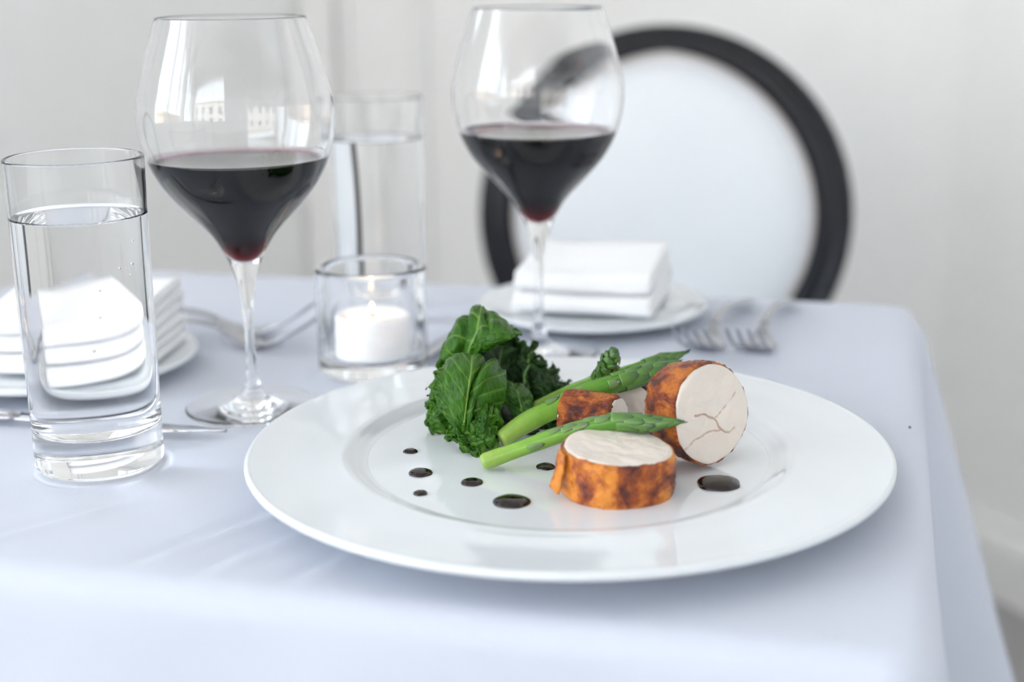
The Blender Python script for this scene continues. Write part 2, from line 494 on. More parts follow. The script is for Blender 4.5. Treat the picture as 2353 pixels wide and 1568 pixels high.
def make_cloth():
    # perimeter of the table top as a rounded rectangle
    R = 0.022
    pts = []
    def seg(p, q, n):
        for i in range(n): pts.append((p[0] + (q[0] - p[0]) * i / n, p[1] + (q[1] - p[1]) * i / n, None))
    hx, hy = TW / 2, TD / 2
    per = []
    cor = [(hx - R, -hy + R, -90), (hx - R, hy - R, 0), (-hx + R, hy - R, 90), (-hx + R, -hy + R, 180)]
    for i, (cx_, cy_, a0) in enumerate(cor):
        for j in range(25):
            a = math.radians(a0 + 90 * j / 25)
            per.append((cx_ + R * math.cos(a), cy_ + R * math.sin(a), math.cos(a), math.sin(a)))
        nx = cor[(i + 1) % 4]
        a = math.radians(a0 + 90)
        p = (cx_ + R * math.cos(a), cy_ + R * math.sin(a)); q = (nx[0] + R * math.cos(a), nx[1] + R * math.sin(a))
        m = 170 if i in (1, 3) else 130
        for j in range(m):
            t = j / m
            per.append((p[0] + (q[0] - p[0]) * t, p[1] + (q[1] - p[1]) * t, math.cos(a), math.sin(a)))
    N = len(per)
    creases = [((-0.195, 0.512), (-0.118, 0.60), 0.0024), ((-0.168, 0.50), (-0.095, 0.585), 0.0022), ((-0.128, 0.492), (-0.075, 0.555), 0.0020), ((-0.26, 0.56), (-0.20, 0.61), 0.0015)]
    def topz(x, y):
        z = 0.0006 * fbm((x, y, 0), 9, 2) - 0.0004
        for (ax, ay), (bx_, by_), am in creases:
            dx, dy = bx_ - ax, by_ - ay; L = math.hypot(dx, dy)
            s = ((x - ax) * dx + (y - ay) * dy) / L; t = (-(x - ax) * dy + (y - ay) * dx) / L
            e = max(0, -s, s - L)
            z += am * (math.exp(-(t / 0.0038) ** 2) - 0.7 * math.exp(-((t - 0.0065) / 0.0045) ** 2)) * math.exp(-(e / 0.02) ** 2)
        return min(z, 0.0020 if y < 0.60 else 0.0009)
    V, rings = [], []
    fr = [1.0 - i / 46 for i in range(46)]
    # drop rings, from the hem up to the edge, then in over the top
    drops = [0.50 * (1 - i / 34) for i in range(34)]
    cum = [0.0]
    for a, b in zip(per, per[1:] + per[:1]): cum.append(cum[-1] + math.hypot(b[0] - a[0], b[1] - a[1]))
    Lp = cum[-1]
    cang = [(hx, -hy), (hx, hy), (-hx, hy), (-hx, -hy)]
    camp = [0.11, 0.32, 0.22, 0.12]
    E = 0.010
    for d in drops:
        ring = []
        for i, (x, y, nx, ny) in enumerate(per):
            s = cum[i] / Lp * 2 * PI
            f = noise.noise(Vector((math.cos(s) * 2.6, math.sin(s) * 2.6, 3.3))) * 0.55 + noise.noise(Vector((math.cos(s) * 6.5, math.sin(s) * 6.5, 7.7))) * 0.5
            k = min(1, d / 0.25)
            off = 0.001 + 0.030 * d + 0.055 * k * f * (0.35 + d)
            for (cx_, cy_), am in zip(cang, camp):
                q = math.hypot(x - cx_, y - cy_)
                off += am * d * math.exp(-(q / 0.075) ** 2) - 0.25 * am * d * math.exp(-((q - 0.13) / 0.06) ** 2)
            z = -d
            if d < E: z = -d
            if d < 0.5 * E: off -= 0.0
            ring.append(len(V)); V.append(t2w(x + nx * off, y + ny * off, z - (0.02 * f * (d / 0.5) ** 2)))
        rings.append(ring)
    # rounded edge
    for a in (0, 22, 45, 68, 90):
        ring = []
        for (x, y, nx, ny) in per:
            off = -0.012 + 0.013 * math.cos(math.radians(a)); z = -0.012 + 0.012 * math.sin(math.radians(a))
            ring.append(len(V)); V.append(t2w(x + nx * off, y + ny * off, z))
        rings.append(ring)
    for f in fr[1:]:
        ring = []
        for (x, y, nx, ny) in per:
            w = t2w((x - nx * 0.012) * f, (y - ny * 0.012) * f)
            ring.append(len(V)); V.append((w[0], w[1], TZ + topz(w[0], w[1]) * min(1, (1 - f) * 14)))
        rings.append(ring)
    Fc = []
    for a, b in zip(rings[:-1], rings[1:]):
        for j in range(N):
            kx = (j + 1) % N
            Fc.append((a[j], a[kx], b[kx], b[j]))
    Fc.append(tuple(rings[-1]))
    o = mesh_obj('tablecloth', V, Fc, M_cloth)
    return tag(o, 'white linen tablecloth draped over the table in soft folds', 'tablecloth')
make_cloth()

c_ = (0.2122, 0.7226)
bm = bmesh.new(); bmesh.ops.create_icosphere(bm, subdivisions=2, radius=0.0007)
for v in bm.verts: v.co *= 1 + 0.3 * noise.noise(v.co * 900)
me = bpy.data.meshes.new('crumb'); bm.to_mesh(me); bm.free(); me.materials.append(M_wick)
cr = bpy.data.objects.new('crumb', me); cr.location = (c_[0], c_[1], TZ + 0.0014); COL.objects.link(cr)
tag(cr, 'tiny dark crumb on the cloth beyond the big plate', 'crumb')

# ------------------------------------------------------------------ chairs
def make_chair():
    root = empty('oval_back_chair', (0, 0, 0))
    tilt = math.radians(7)
    zb, yb = 0.465, 0.215
    def T(x, y, z):        # local back coordinates (x across, y depth, z up from the seat) leaned back
        return (x, yb + y * math.cos(tilt) + z * math.sin(tilt), zb + z * math.cos(tilt) - y * math.sin(tilt))
    A, B, ZC = 0.222, 0.222, 0.238
    def ring(name, prof, a, b, mat, n=120):
        V, Fc = [], []
        m = len(prof)
        for i in range(n):
            t = 2 * PI * i / n
            ex = 0.72 + 0.28 * abs(math.cos(t))
            for pr_, pd in prof:
                V.append(T((a - pr_) * math.cos(t) , pd, ZC + (b - pr_ * ex) * math.sin(t)))
        for i in range(n):
            for j in range(m):
                p, q = i * m + j, i * m + (j + 1) % m
                r_, s_ = ((i + 1) % n) * m + (j + 1) % m, ((i + 1) % n) * m + j
                Fc.append((p, s_, r_, q))
        return mesh_obj(name, V, Fc, mat, root)
    # moulded frame section: pr measured inward from the outside, pd depth (front is negative)
    sec = [(0.000, 0.014), (0.000, -0.010), (0.004, -0.018), (0.010, -0.021), (0.016, -0.019), (0.020, -0.016), (0.027, -0.020), (0.034, -0.021), (0.040, -0.017), (0.043, -0.008), (0.043, 0.014), (0.036, 0.018), (0.008, 0.018)]
    ring('back_frame', sec, A, B, M_black)
    br = [(0.0415 + 0.0035 * (1 - math.cos(q)), -0.008 - 0.004 * math.sin(q)) for q in np.linspace(0, 2 * PI, 9)[:-1]]
    ring('trim_braid', br, A, B, M_gimp)
    V, Fc = [], []
    n, R_ = 96, 14
    for side in (-1, 1):
        base = len(V)
        for i in range(R_ + 1):
            f = i / R_
            for j in range(n):
                t = 2 * PI * j / n
                bulge = (0.030 if side < 0 else 0.012) * (1 - f ** 4) ** 0.8
                V.append(T((A - 0.042) * f * math.cos(t), side * bulge + (-0.004 if side < 0 else 0.012), ZC + (B - 0.042) * f * math.sin(t)))
        for i in range(R_):
            for j in range(n):
                k2 = (j + 1) % n
                q = (base + i * n + j, base + i * n + k2, base + (i + 1) * n + k2, base + (i + 1) * n + j)
                Fc.append(q if side > 0 else q[::-1])
    mesh_obj('back_cushion', V, Fc, M_upholstery, root)
    # seat: rounded, slightly wider in front
    def seat_shape(z0, z1, dome, grow, mat, name):
        V, Fc = [], []
        n = 72
        rows = [(0, z0), (1, z0), (1, z0 + (z1 - z0) * 0.5), (0.97, z1 - 0.006), (0.9, z1 + dome * 0.35), (0.6, z1 + dome * 0.8), (0.3, z1 + dome), (0, z1 + dome)]
        for f, z in rows:
            for j in range(n):
                t = 2 * PI * j / n
                c, s = math.cos(t), math.sin(t)
                sx = math.copysign(abs(c) ** 0.55, c); sy = math.copysign(abs(s) ** 0.55, s)
                w = 0.235 - 0.03 * sy
                V.append((sx * (w + grow) * f, sy * (0.225 + grow) * f, z))
        for i in range(len(rows) - 1):
            for j in range(n):
                k2 = (j + 1) % n
                Fc.append((i * n + j, i * n + k2, (i + 1) * n + k2, (i + 1) * n + j))
        return mesh_obj(name, V, Fc, mat, root)
    seat_shape(0.36, 0.42, 0.0, 0.0, M_black, 'seat_frame')
    seat_shape(0.42, 0.455, 0.025, -0.008, M_upholstery, 'seat_cushion')
    for sx in (-1, 1):
        pr = [(0, 0), (0.012, 0), (0.014, 0.02), (0.012, 0.04), (0.017, 0.2), (0.021, 0.31), (0.026, 0.335), (0.026, 0.345), (0.020, 0.355), (0.024, 0.365), (0.024, 0.40), (0, 0.40)]
        lg = lathe('leg', pr, M_black, root, 20); lg.location = (sx * 0.20, -0.19, 0)
        V, Fc = tube_data([(sx * 0.185, 0.30, 0), (sx * 0.178, 0.24, 0.2), (sx * 0.172, 0.205, 0.40), (sx * 0.150, 0.225, 0.50), (sx * 0.135, 0.235, 0.545)], [0.014, 0.018, 0.021, 0.019, 0.016], 12)
        mesh_obj('leg', V, Fc, M_black, root)
    return root
ch = make_chair()
tag(ch, 'oval-backed chair with black frame and white upholstery, facing the table from the far side', 'chair')
ch.location = (0.118, 1.435, 0); ch.rotation_euler = (0, 0, YAW)
c2 = copy_tree(ch)
c2['label'] = 'oval-backed chair at the table end by the windows, seen mirrored in the wine glass'
p = TC - EU * (TW / 2 + 0.36) + EV * 0.0
c2.location = (p.x, p.y, 0); c2.rotation_euler = (0, 0, YAW + PI / 2)

# ------------------------------------------------------------------ glassware
def build_glass(full, cuts, names, root, mat, seg=112):
    """full: profile points; cuts: index ranges per part; normals come from the whole profile so the joints stay invisible"""
    nrm = prof_normals(full)
    for nm, rngs in zip(names, cuts):
        V, Fc, N = [], [], []
        for a, b in rngs:
            v, f, n = lathe_data(full[a:b + 1], seg, nrm[a:b + 1])
            k = len(V); V += v; N += n; Fc += [[x + k for x in q] for q in f]
        mesh_obj(nm, V, Fc, mat, root, normals=N)

def make_wine_glass():
    root = empty('wine_glass', (0, 0, 0))
    LV = 0.1428
    outer_lo = [(0.0, 0.0004), (0.012, 0.0004), (0.030, 0.0003), (0.0368, 0.0002)]
    edge = arc(0.0372, 0.0010, 0.0009, -80, 80, 6)
    foot_top = catmull([(0.0370, 0.0020), (0.030, 0.0026), (0.020, 0.0036), (0.012, 0.0050), (0.0078, 0.0075), (0.0056, 0.0105), (0.0041, 0.0155)], 26)
    stem = catmull([(0.0041, 0.0155), (0.0029, 0.0240), (0.0026, 0.0361), (0.0026, 0.0486), (0.0032, 0.0611), (0.0055, 0.0735), (0.0088, 0.0846)], 60)
    bowl = catmull([(0.0088, 0.0846), (0.0118, 0.0907), (0.0178, 0.1004), (0.0288, 0.1125), (0.0393, 0.1245), (0.0452, 0.134), (0.0488, 0.1423), (0.0517, 0.1528), (0.0528, 0.1645), (0.0522, 0.173), (0.0505, 0.1807), (0.0474, 0.192), (0.0438, 0.2035), (0.0396, 0.2160)], 120)
    rim = [(0.0395, 0.2164), (0.0392, 0.2165), (0.0389, 0.2163)]
    inner_hi = [(0.0388, 0.2158), (0.0429, 0.2033), (0.0465, 0.1920), (0.0496, 0.1806), (0.0513, 0.173), (0.0519, 0.1645), (0.0508, 0.1528), (0.0482, LV)]
    inn = catmull(inner_hi, 70)
    side_in = catmull([(0.0482, LV), (0.0442, 0.134), (0.0381, 0.1245), (0.0276, 0.1128), (0.0163, 0.1012), (0.0105, 0.0945), (0.0072, 0.0902), (0.0038, 0.0868), (0.0, 0.0852)], 70)
    full = [tuple(x) for x in outer_lo + edge]
    full += [tuple(x) for x in foot_top]
    nf = len(full) - 1
    full += [tuple(x) for x in stem[1:]]; ns = len(full) - 1
    full += [tuple(x) for x in bowl[1:]] + rim + [tuple(x) for x in inn]
    build_glass(full, [[(0, nf)], [(nf, ns)], [(ns, len(full) - 1)]], ['foot', 'stem', 'bowl'], root, M_glass)
    # the wine: side follows the inside of the bowl, the surface climbs a little at the glass
    side = [tuple(x) for x in side_in[::-1]]
    wall_r = lambda dz: float(np.interp(LV - dz, side_in[::-1, 1], side_in[::-1, 0]))
    top = [(0.0482, LV)] + [(wall_r(dz) - th, LV - dz) for dz, th in ((.0006, .0002), (.0011, .00042), (.0016, .0007), (.0020, .0012), (.00235, .0020), (.0025, .0036))] + [(0.030, LV - 0.00255), (0.0, LV - 0.00255)]
    v1, f1, n1 = lathe_data(side, 112)
    v2, f2, n2 = lathe_data(top, 112)
    k = len(v1)
    mesh_obj('wine', v1 + v2, f1 + [[x + k for x in q] for q in f2], M_wine, root, attrs={'touching': [1.0] * len(v1) + [0.0] * len(v2)}, normals=n1 + n2)
    return root
g1 = make_wine_glass()
tag(g1, 'wine glass of red wine standing between the tumbler and the candle', 'wine glass', 'glasses of red wine')
g1.location = (-0.1469, 0.771, TZ + 0.0012)
g2 = copy_tree(g1)
g2['label'] = 'wine glass of red wine rising behind the green kale, before the oval chair'
g2.location = (0.0174, 0.8813, TZ + 0.0012)

def make_tumbler(rb, rt, h, base, lv):
    root = empty('water_glass', (0, 0, 0))
    R = lambda z: rb + (rt - rb) * z / h
    th = 0.0017
    p = [(0, 0.0012), (0.020, 0.0010), (0.026, 0.0004)] + arc(rb - 0.003, 0.0032, 0.003, -88, -5, 8)
    p += [(R(z), z) for z in np.linspace(0.006, h - 0.0008, 40)]
    p += arc(rt - 0.00085, h - 0.0008, 0.00085, 10, 170, 6)
    p += [(R(z) - th, z) for z in np.linspace(h - 0.0015, lv, 14)]
    build_glass(p, [[(0, len(p) - 1)]], ['tumbler'], root, M_glass)
    ri = R(lv) - th
    rc = 0.007
    side = [(0, base), (0.012, base), (R(base) - th - rc, base + 0.0003)] + arc(R(base) - th - rc, base + rc + 0.0003, rc, -80, -4, 10) + [(R(z) - th, z) for z in np.linspace(base + rc + 0.002, lv, 30)]
    top = [(ri, lv), (ri - 0.0004, lv - 0.0006), (ri - 0.001, lv - 0.0011), (ri - 0.0022, lv - 0.0014), (ri - 0.004, lv - 0.0015), (0.015, lv - 0.0015), (0, lv - 0.0015)]
    v1, f1, n1 = lathe_data(side, 112); v2, f2, n2 = lathe_data(top, 112); k = len(v1)
    mesh_obj('water', v1 + v2, f1 + [[x + k for x in q] for q in f2], [M_w_side, M_w_top], root, fmat=[0] * len(f1) + [1] * len(f2), normals=n1 + n2)
    return root
w1 = make_tumbler(0.0315, 0.0329, 0.1552, 0.019, 0.1278)
tag(w1, 'tall straight glass of water standing nearest, left of the wine glasses', 'glass', 'tall glasses of water')
w1.location = (-0.2090, 0.681, TZ + 0.0012)
w2 = copy_tree(w1)
rb_ = random.Random(2)
M_bub = glass_mat('air_bubble', 1 / 1.33)
for az, z, r in ((-40, 0.104, .0007), (-22, 0.116, .0006), (-25, 0.105, .0008), (-60, 0.095, .0005), (-62, 0.082, .0005), (-95, 0.100, .0005), (-70, 0.066, .0007), (-28, 0.1, .0005)):
    bm = bmesh.new(); bmesh.ops.create_uvsphere(bm, u_segments=16, v_segments=10, radius=r)
    for f_ in bm.faces: f_.smooth = True
    me = bpy.data.meshes.new('bubble'); bm.to_mesh(me); bm.free(); me.materials.append(M_bub)
    o = bpy.data.objects.new('bubble', me); COL.objects.link(o); o.parent = w1
    o.location = (0.0287 * math.cos(math.radians(az)), 0.0287 * math.sin(math.radians(az)), z)
w2['label'] = 'tall blurred glass of water standing behind the candle'
w2.location = (-0.0925, 0.985, TZ + 0.0012)

def make_votive():
    root = empty('candle_holder', (0, 0, 0), 0, 'thick clear glass candle holder between the wine glasses', 'candle holder')
    ro, ri, h, b = 0.0336, 0.0278, 0.0668, 0.0105
    p = [(0, 0.0015), (0.02, 0.001), (0.026, 0.0004)] + arc(ro - 0.005, 0.0054, 0.005, -85, -4, 8) + [(ro, z) for z in np.linspace(0.008, h - 0.0035, 20)]
    p += arc((ro + ri) / 2, h - 0.003, (ro - ri) / 2, 5, 175, 12) + [(ri, z) for z in np.linspace(h - 0.0045, b + 0.005, 18)] + arc(ri - 0.004, b + 0.004, 0.004, 0, -90, 8)[1:] + [(0.012, b), (0, b)]
    build_glass(p, [[(0, len(p) - 1)]], ['holder'], root, M_glass)
    return root
vh = make_votive(); vh.location = (-0.0852, 0.843, TZ + 0.0012)
cd = empty('candle', (-0.0852, 0.843, TZ + 0.0012 + 0.0108), 0, 'short white candle burning inside the clear glass holder', 'candle')
pr = [(0, 0), (0.0215, 0)] + arc(0.0215, 0.001, 0.0012, -60, 0, 3) + [(0.0227, z) for z in np.linspace(0.003, 0.024, 8)] + arc(0.0207, 0.0245, 0.002, 0, 90, 5) + [(0.018, 0.0262), (0.012, 0.0248), (0.006, 0.0240), (0, 0.0238)]
lathe('wax', pr, M_wax, cd, 64)
V, Fc = tube_data([(0, 0, 0.0235), (0.0001, 0, 0.0258), (0.0004, 0.0001, 0.0278)], [0.0006, 0.0006, 0.0004], 8)
mesh_obj('wick', V, Fc, M_wick, cd)
lathe('flame', [(0, 0.0272), (0.0010, 0.0279), (0.0014, 0.0290), (0.0011, 0.0306), (0.0005, 0.0322), (0, 0.0332)], M_flame, cd, 16)

# ------------------------------------------------------------------ plates
def plate(name, R, rim_z, well_r, well_z, floor_r, floor_z, loc, label):
    foot = floor_r * 0.86
    top = catmull([(0, floor_z), (floor_r * 0.5, floor_z), (floor_r * 0.93, floor_z), (floor_r, floor_z + 0.0003), ((floor_r + well_r) / 2, (floor_z + well_z) / 2), (well_r, well_z), (well_r + 0.006, well_z + 0.0002), ((well_r + R) / 2, (well_z + rim_z) / 2 - 0.0006), (R - 0.006, rim_z - 0.0004), (R - 0.0022, rim_z)], 120)
    edge = arc(R - 0.0022, rim_z - 0.0020, 0.0020, 80, -80, 8)
    und = catmull([(R - 0.004, rim_z - 0.0045), (R - 0.03 * R / 0.155, rim_z - 0.0075), (foot + 0.006, 0.0050), (foot + 0.002, 0.0030), (foot + 0.0015, 0.0006), (foot, 0.0), (foot - 0.0015, 0.0006), (foot - 0.002, 0.0028), (foot - 0.008, 0.0045), (0, 0.0045)], 60)
    prof = [tuple(x) for x in top] + edge + [tuple(x) for x in und]
    prof = [(max(0, r), z) for r, z in prof][::-1]
    prof[0] = (0.0, prof[0][1]); prof[-1] = (0.0, prof[-1][1])
    o = lathe(name, prof, M_china, None, 200)
    o.location = loc
    return tag(o, label, 'plate')
PX, PY = 0.0264, 0.654
ZP = 0.0125
plate('dinner_plate', 0.155, 0.018, 0.1075, 0.0162, 0.0975, ZP - 0.0004, (PX, PY, TZ + 0.0010), 'big round white china plate holding the chicken, asparagus and kale')
plate('side_plate', 0.081, 0.0118, 0.052, 0.0095, 0.047, 0.0075, (0.057, 0.979, TZ + 0.0010), 'small white plate carrying a folded napkin on the far side')['group'] = 'small plates under napkins'
plate('side_plate', 0.085, 0.0118, 0.055, 0.0095, 0.050, 0.0075, (-0.282, 0.8546, TZ + 0.0010), 'small white plate carrying a folded napkin behind the tumbler, at the left')['group'] = 'small plates under napkins'

# ------------------------------------------------------------------ napkins: one sheet folded over and over
def napkin(w, d, layers, t, loc, rz, label, seed, flop=0.0):
    # centre line of the sheet in (y, z): front folds face -y
    path = []
    gap = t * 1.18
    for L in range(layers):
        z0 = L * 2 * gap + t / 2
        ins = 0.004 * (L % 2)
        a = [(d, z0)] if L == 0 else []
        a += [(y, z0) for y in np.linspace(d - 0.004, ins + gap / 2, 8)]
        a += arc(ins + gap / 2, z0 + gap / 2, gap / 2, 270, 90, 10)
        a += [(y, z0 + gap) for y in np.linspace(ins + gap / 2 + 0.004, d - 0.002, 8)]
        if L < layers - 1: a += arc(d - 0.002, z0 + gap * 1.5, gap / 2, -90, 90, 8)
        path += a
    path = np.array(path)
    T = np.gradient(path, axis=0); T /= np.maximum(np.linalg.norm(T, axis=1, keepdims=True), 1e-9)
    Nn = np.stack([-T[:, 1], T[:, 0]], 1)
    V, Fc = [], []
    nx = 26
    m = len(path)
    total = layers * 2 * gap
    for i in range(nx + 1):
        x = (i / nx - 0.5) * w
        for side in (1, -1):
            for j in range(m):
                y, z = path[j] + Nn[j] * side * t * 0.46
                e = abs(i / nx - 0.5) * 2
                q = z / total
                z2 = z * (1 + 0.10 * fbm((x * 14 + seed, y * 14, q * 0.7), 1, 2) + flop * (y / d) * q)
                y2 = y + 0.0022 * fbm((x * 25, seed, q * 5), 1, 2)
                x2 = x * (1 - 0.03 * q + 0.02 * fbm((q * 6, y * 20, seed), 1, 2)) 
                V.append((x2, y2 - d / 2, z2))
    for i in range(nx):
        a, b = i * 2 * m, (i + 1) * 2 * m
        for j in range(m - 1):
            Fc.append((a + j, a + j + 1, b + j + 1, b + j))
            Fc.append((a + m + j + 1, a + m + j, b + m + j, b + m + j + 1))
        Fc.append((a, b, b + m, a + m)); Fc.append((a + m - 1, a + 2 * m - 1, b + 2 * m - 1, b + m - 1))
    for i in (0, nx):
        a = i * 2 * m
        for j in range(m - 1):
            q = (a + j, a + m + j, a + m + j + 1, a + j + 1)
            Fc.append(q if i == 0 else q[::-1])
    o = mesh_obj('napkin', V, Fc, M_napkin)
    o.location = loc; o.rotation_euler = (0, 0, rz)
    return tag(o, label, 'napkin', 'folded white napkins')
napkin(0.096, 0.088, 2, 0.0062, (0.0580, 0.977, TZ + 0.0125), YAW, 'thick folded white napkin on the far small plate, before the oval chair', 1.3, 0.25)
napkin(0.098, 0.086, 3, 0.0050, (-0.262, 0.845, TZ + 0.0125), math.radians(-6), 'thick folded white napkin on the left small plate, seen through the tumbler', 5.1, 0.2)

# ------------------------------------------------------------------ cutlery
def make_fork(L=0.178, hw=0.0125):
    root = empty('fork', (0, 0, 0))
    # along +x from the tine tips (x = 0) to the handle end (x = L); z is the fork's own curve
    xs = np.array([0.0, 0.015, 0.03, 0.043, 0.055, 0.066, 0.08, 0.10, 0.13, 0.16, L])
    zs = np.array([0.0245, 0.0135, 0.0055, 0.0018, 0.0018, 0.0055, 0.0115, 0.0135, 0.0105, 0.0055, 0.0022])
    zf = lambda x: float(np.interp(x, *_sm(xs, zs)))
    def strip(name, x0, x1, wf, tf, n=28):
        V, Fc = [], []
        sec = 10
        for i in range(n + 1):
            x = x0 + (x1 - x0) * i / n
            z = zf(x); w = wf(x); t = tf(x)
            for j in range(sec):
                a = 2 * PI * j / sec
                V.append((x, w * math.copysign(abs(math.cos(a)) ** 0.6, math.cos(a)), z + t * math.sin(a)))
        for i in range(n):
            for j in range(sec):
                k2 = (j + 1) % sec
                Fc.append((i * sec + j, (i + 1) * sec + j, (i + 1) * sec + k2, i * sec + k2))
        Fc.append(tuple(range(sec))); Fc.append(tuple(n * sec + sec - 1 - j for j in range(sec)))
        return mesh_obj(name, V, Fc, M_steel, root)
    wx = np.array([0.040, 0.046, 0.054, 0.062, 0.070, 0.078, 0.10, 0.13, 0.165, L - 0.003, L])
    ww = np.array([hw, hw, hw * 0.92, hw * 0.62, hw * 0.33, hw * 0.24, hw * 0.27, hw * 0.42, hw * 0.66, hw * 0.5, hw * 0.15])
    wf = lambda x: float(np.interp(x, wx, ww))
    strip('head', 0.040, 0.074, wf, lambda x: 0.0010 + 0.0006 * max(0, (x - .055) / .02), 20)
    strip('handle', 0.074, L, wf, lambda x: 0.0016, 30)
    for q in (-1, -1 / 3, 1 / 3, 1):
        pts = [(x, q * (hw - 0.0016) * (0.93 + 0.07 * x / 0.04), zf(x)) for x in np.linspace(0.0, 0.0415, 12)]
        V, Fc = tube_data(pts, np.interp(np.linspace(0, 1, 12), [0, 0.15, 1], [0.0007, 0.0013, 0.0017]), 8, 0.6, (0, 0, 1))
        mesh_obj('tine', V, Fc, M_steel, root)
    return root
def _sm(x, z):
    P = catmull(np.stack([x, z], 1), 160)
    return P[:, 0], P[:, 1]
f1 = make_fork()
G4 = 'table forks'
tag(f1, 'silver fork on the far side, the one nearer the napkin plate', 'fork', G4)
def put(o, tip, end, z=0.0015):
    d = Vector((end[0] - tip[0], end[1] - tip[1], 0))
    o.location = (tip[0], tip[1], TZ + z); o.rotation_euler = (0, 0, math.atan2(d.y, d.x))
put(f1, (0.108, 0.846), (0.168, 1.0))
f2 = copy_tree(f1); f2['label'] = 'silver fork on the far side, the outer one near the table corner'
put(f2, (0.141, 0.842), (0.196, 0.99))
f3 = copy_tree(f1); f3['label'] = 'silver fork behind the first wine glass stem, its tines rising to the candle'
put(f3, (-0.122, 0.893), (-0.29, 0.948))
f4 = copy_tree(f1); f4['label'] = 'silver fork beside the left plate, the farther of the two there'
put(f4, (-0.131, 0.925), (-0.30, 0.972))

def make_knife(L=0.215):
    root = empty('table_knife', (0, 0, 0))
    # handle at x = 0, blade tip at x = L
    hl = 0.092
    V, Fc = tube_data([(x, 0, 0.0045) for x in np.linspace(0, hl, 20)], np.interp(np.linspace(0, 1, 20), [0, 0.04, 0.12, 0.6, 0.92, 1], [0.003, 0.0075, 0.0085, 0.0075, 0.0062, 0.0045]), 14, 0.5)
    mesh_obj('handle', V, Fc, M_steel, root)
    V, Fc = [], []
    n = 36
    for i in range(n + 1):
        t = i / n; x = hl - 0.003 + (L - hl + 0.003) * t
        back = 0.0062 - 0.0035 * t ** 3 if t < 0.9 else 0.0036 * max(0, (1 - t) / 0.1) ** 0.7 
        edge = -0.0062 - 0.0035 * math.sin(min(1, t * 1.25) * PI * 0.7) if t < 0.75 else -0.0087 * max(0, (1 - t) / 0.25) ** 0.75 + 0.001
        V += [(x, back, 0.0045), (x, (back + edge) / 2, 0.0054), (x, edge, 0.0043), (x, (back + edge) / 2, 0.0034)]
    for i in range(n):
        for j in range(4):
            k2 = (j + 1) % 4
            Fc.append((i * 4 + j, (i + 1) * 4 + j, (i + 1) * 4 + k2, i * 4 + k2))
    Fc.append((0, 1, 2, 3)); Fc.append((n * 4 + 3, n * 4 + 2, n * 4 + 1, n * 4))
    mesh_obj('blade', V, Fc, M_steel, root)
    return root
k1 = make_knife()
tag(k1, 'silver table knife lying behind the tumbler, blade pointing right', 'knife', 'table knives')
put(k1, (-0.361, 0.768), (-0.15, 0.717), 0.0006)
k2_ = copy_tree(k1); k2_['label'] = 'silver table knife on the far side between candle and napkin plate'
put(k2_, (0.003, 1.02), (-0.051, 0.872), 0.0006)

# ------------------------------------------------------------------ sauce
rnd = random.Random(4)
SAUCE = [((-0.0503, 0.6583), 0.0036, 1.0, 'small dark sauce drop farthest from us, left of the kale'), ((-0.0436, 0.6276), 0.0058, 1.0, 'oval dark sauce drop, second from the kale in the left row'),
         ((-0.0190, 0.6142), 0.0052, 1.0, 'dark sauce drop just below the pale asparagus butt'), ((-0.0420, 0.6011), 0.0033, 1.0, 'smallest dark sauce drop, at the plate well edge'),
         ((-0.0009, 0.5893), 0.0086, 1.0, 'large dark sauce drop left of the upright chicken slice'), ((0.0936, 0.6092), 0.0097, 1.0, 'largest dark sauce pool, right of the upright chicken slice'),
         ((0.0153, 0.6341), 0.0046, 1.0, 'dark sauce drop half hidden behind the peeling chicken skin')]
for i, ((x, y), r, asp, lab) in enumerate(SAUCE):
    V, Fc = [], []
    n, m = 48, 9
    h = 0.0010 + 0.19 * r
    ph = rnd.random() * 9
    sq = 0.55 if i == 5 else 1.0
    for a in range(m):
        q = a / (m - 1) * PI / 2
        f, z = math.cos(q) ** 0.8, h * math.sin(q) ** 0.9
        for j in range(n):
            t = 2 * PI * j / n
            c, s = math.cos(t), math.sin(t)
            if i == 5: c, s = math.copysign(abs(c) ** 0.8, c), math.copysign(abs(s) ** 0.8, s)
            rr = r * f * (1 + 0.09 * noise.noise(Vector((c * 1.3 + ph, s * 1.3, 0))))
            V.append((rr * c * (1.0 if i != 4 else 1.02), rr * s * (0.98 if i != 4 else 0.9), z))
    for a in range(m - 1):
        for j in range(n):
            k2 = (j + 1) % n
            Fc.append((a * n + j, a * n + k2, (a + 1) * n + k2, (a + 1) * n + j))
    Fc.append(tuple(range(n - 1, -1, -1)))
    o = mesh_obj('sauce_drop', V, Fc, M_sauce); o.location = (x, y, TZ + ZP + 0.0004)
    tag(o, lab, 'sauce', 'drops of dark sauce')

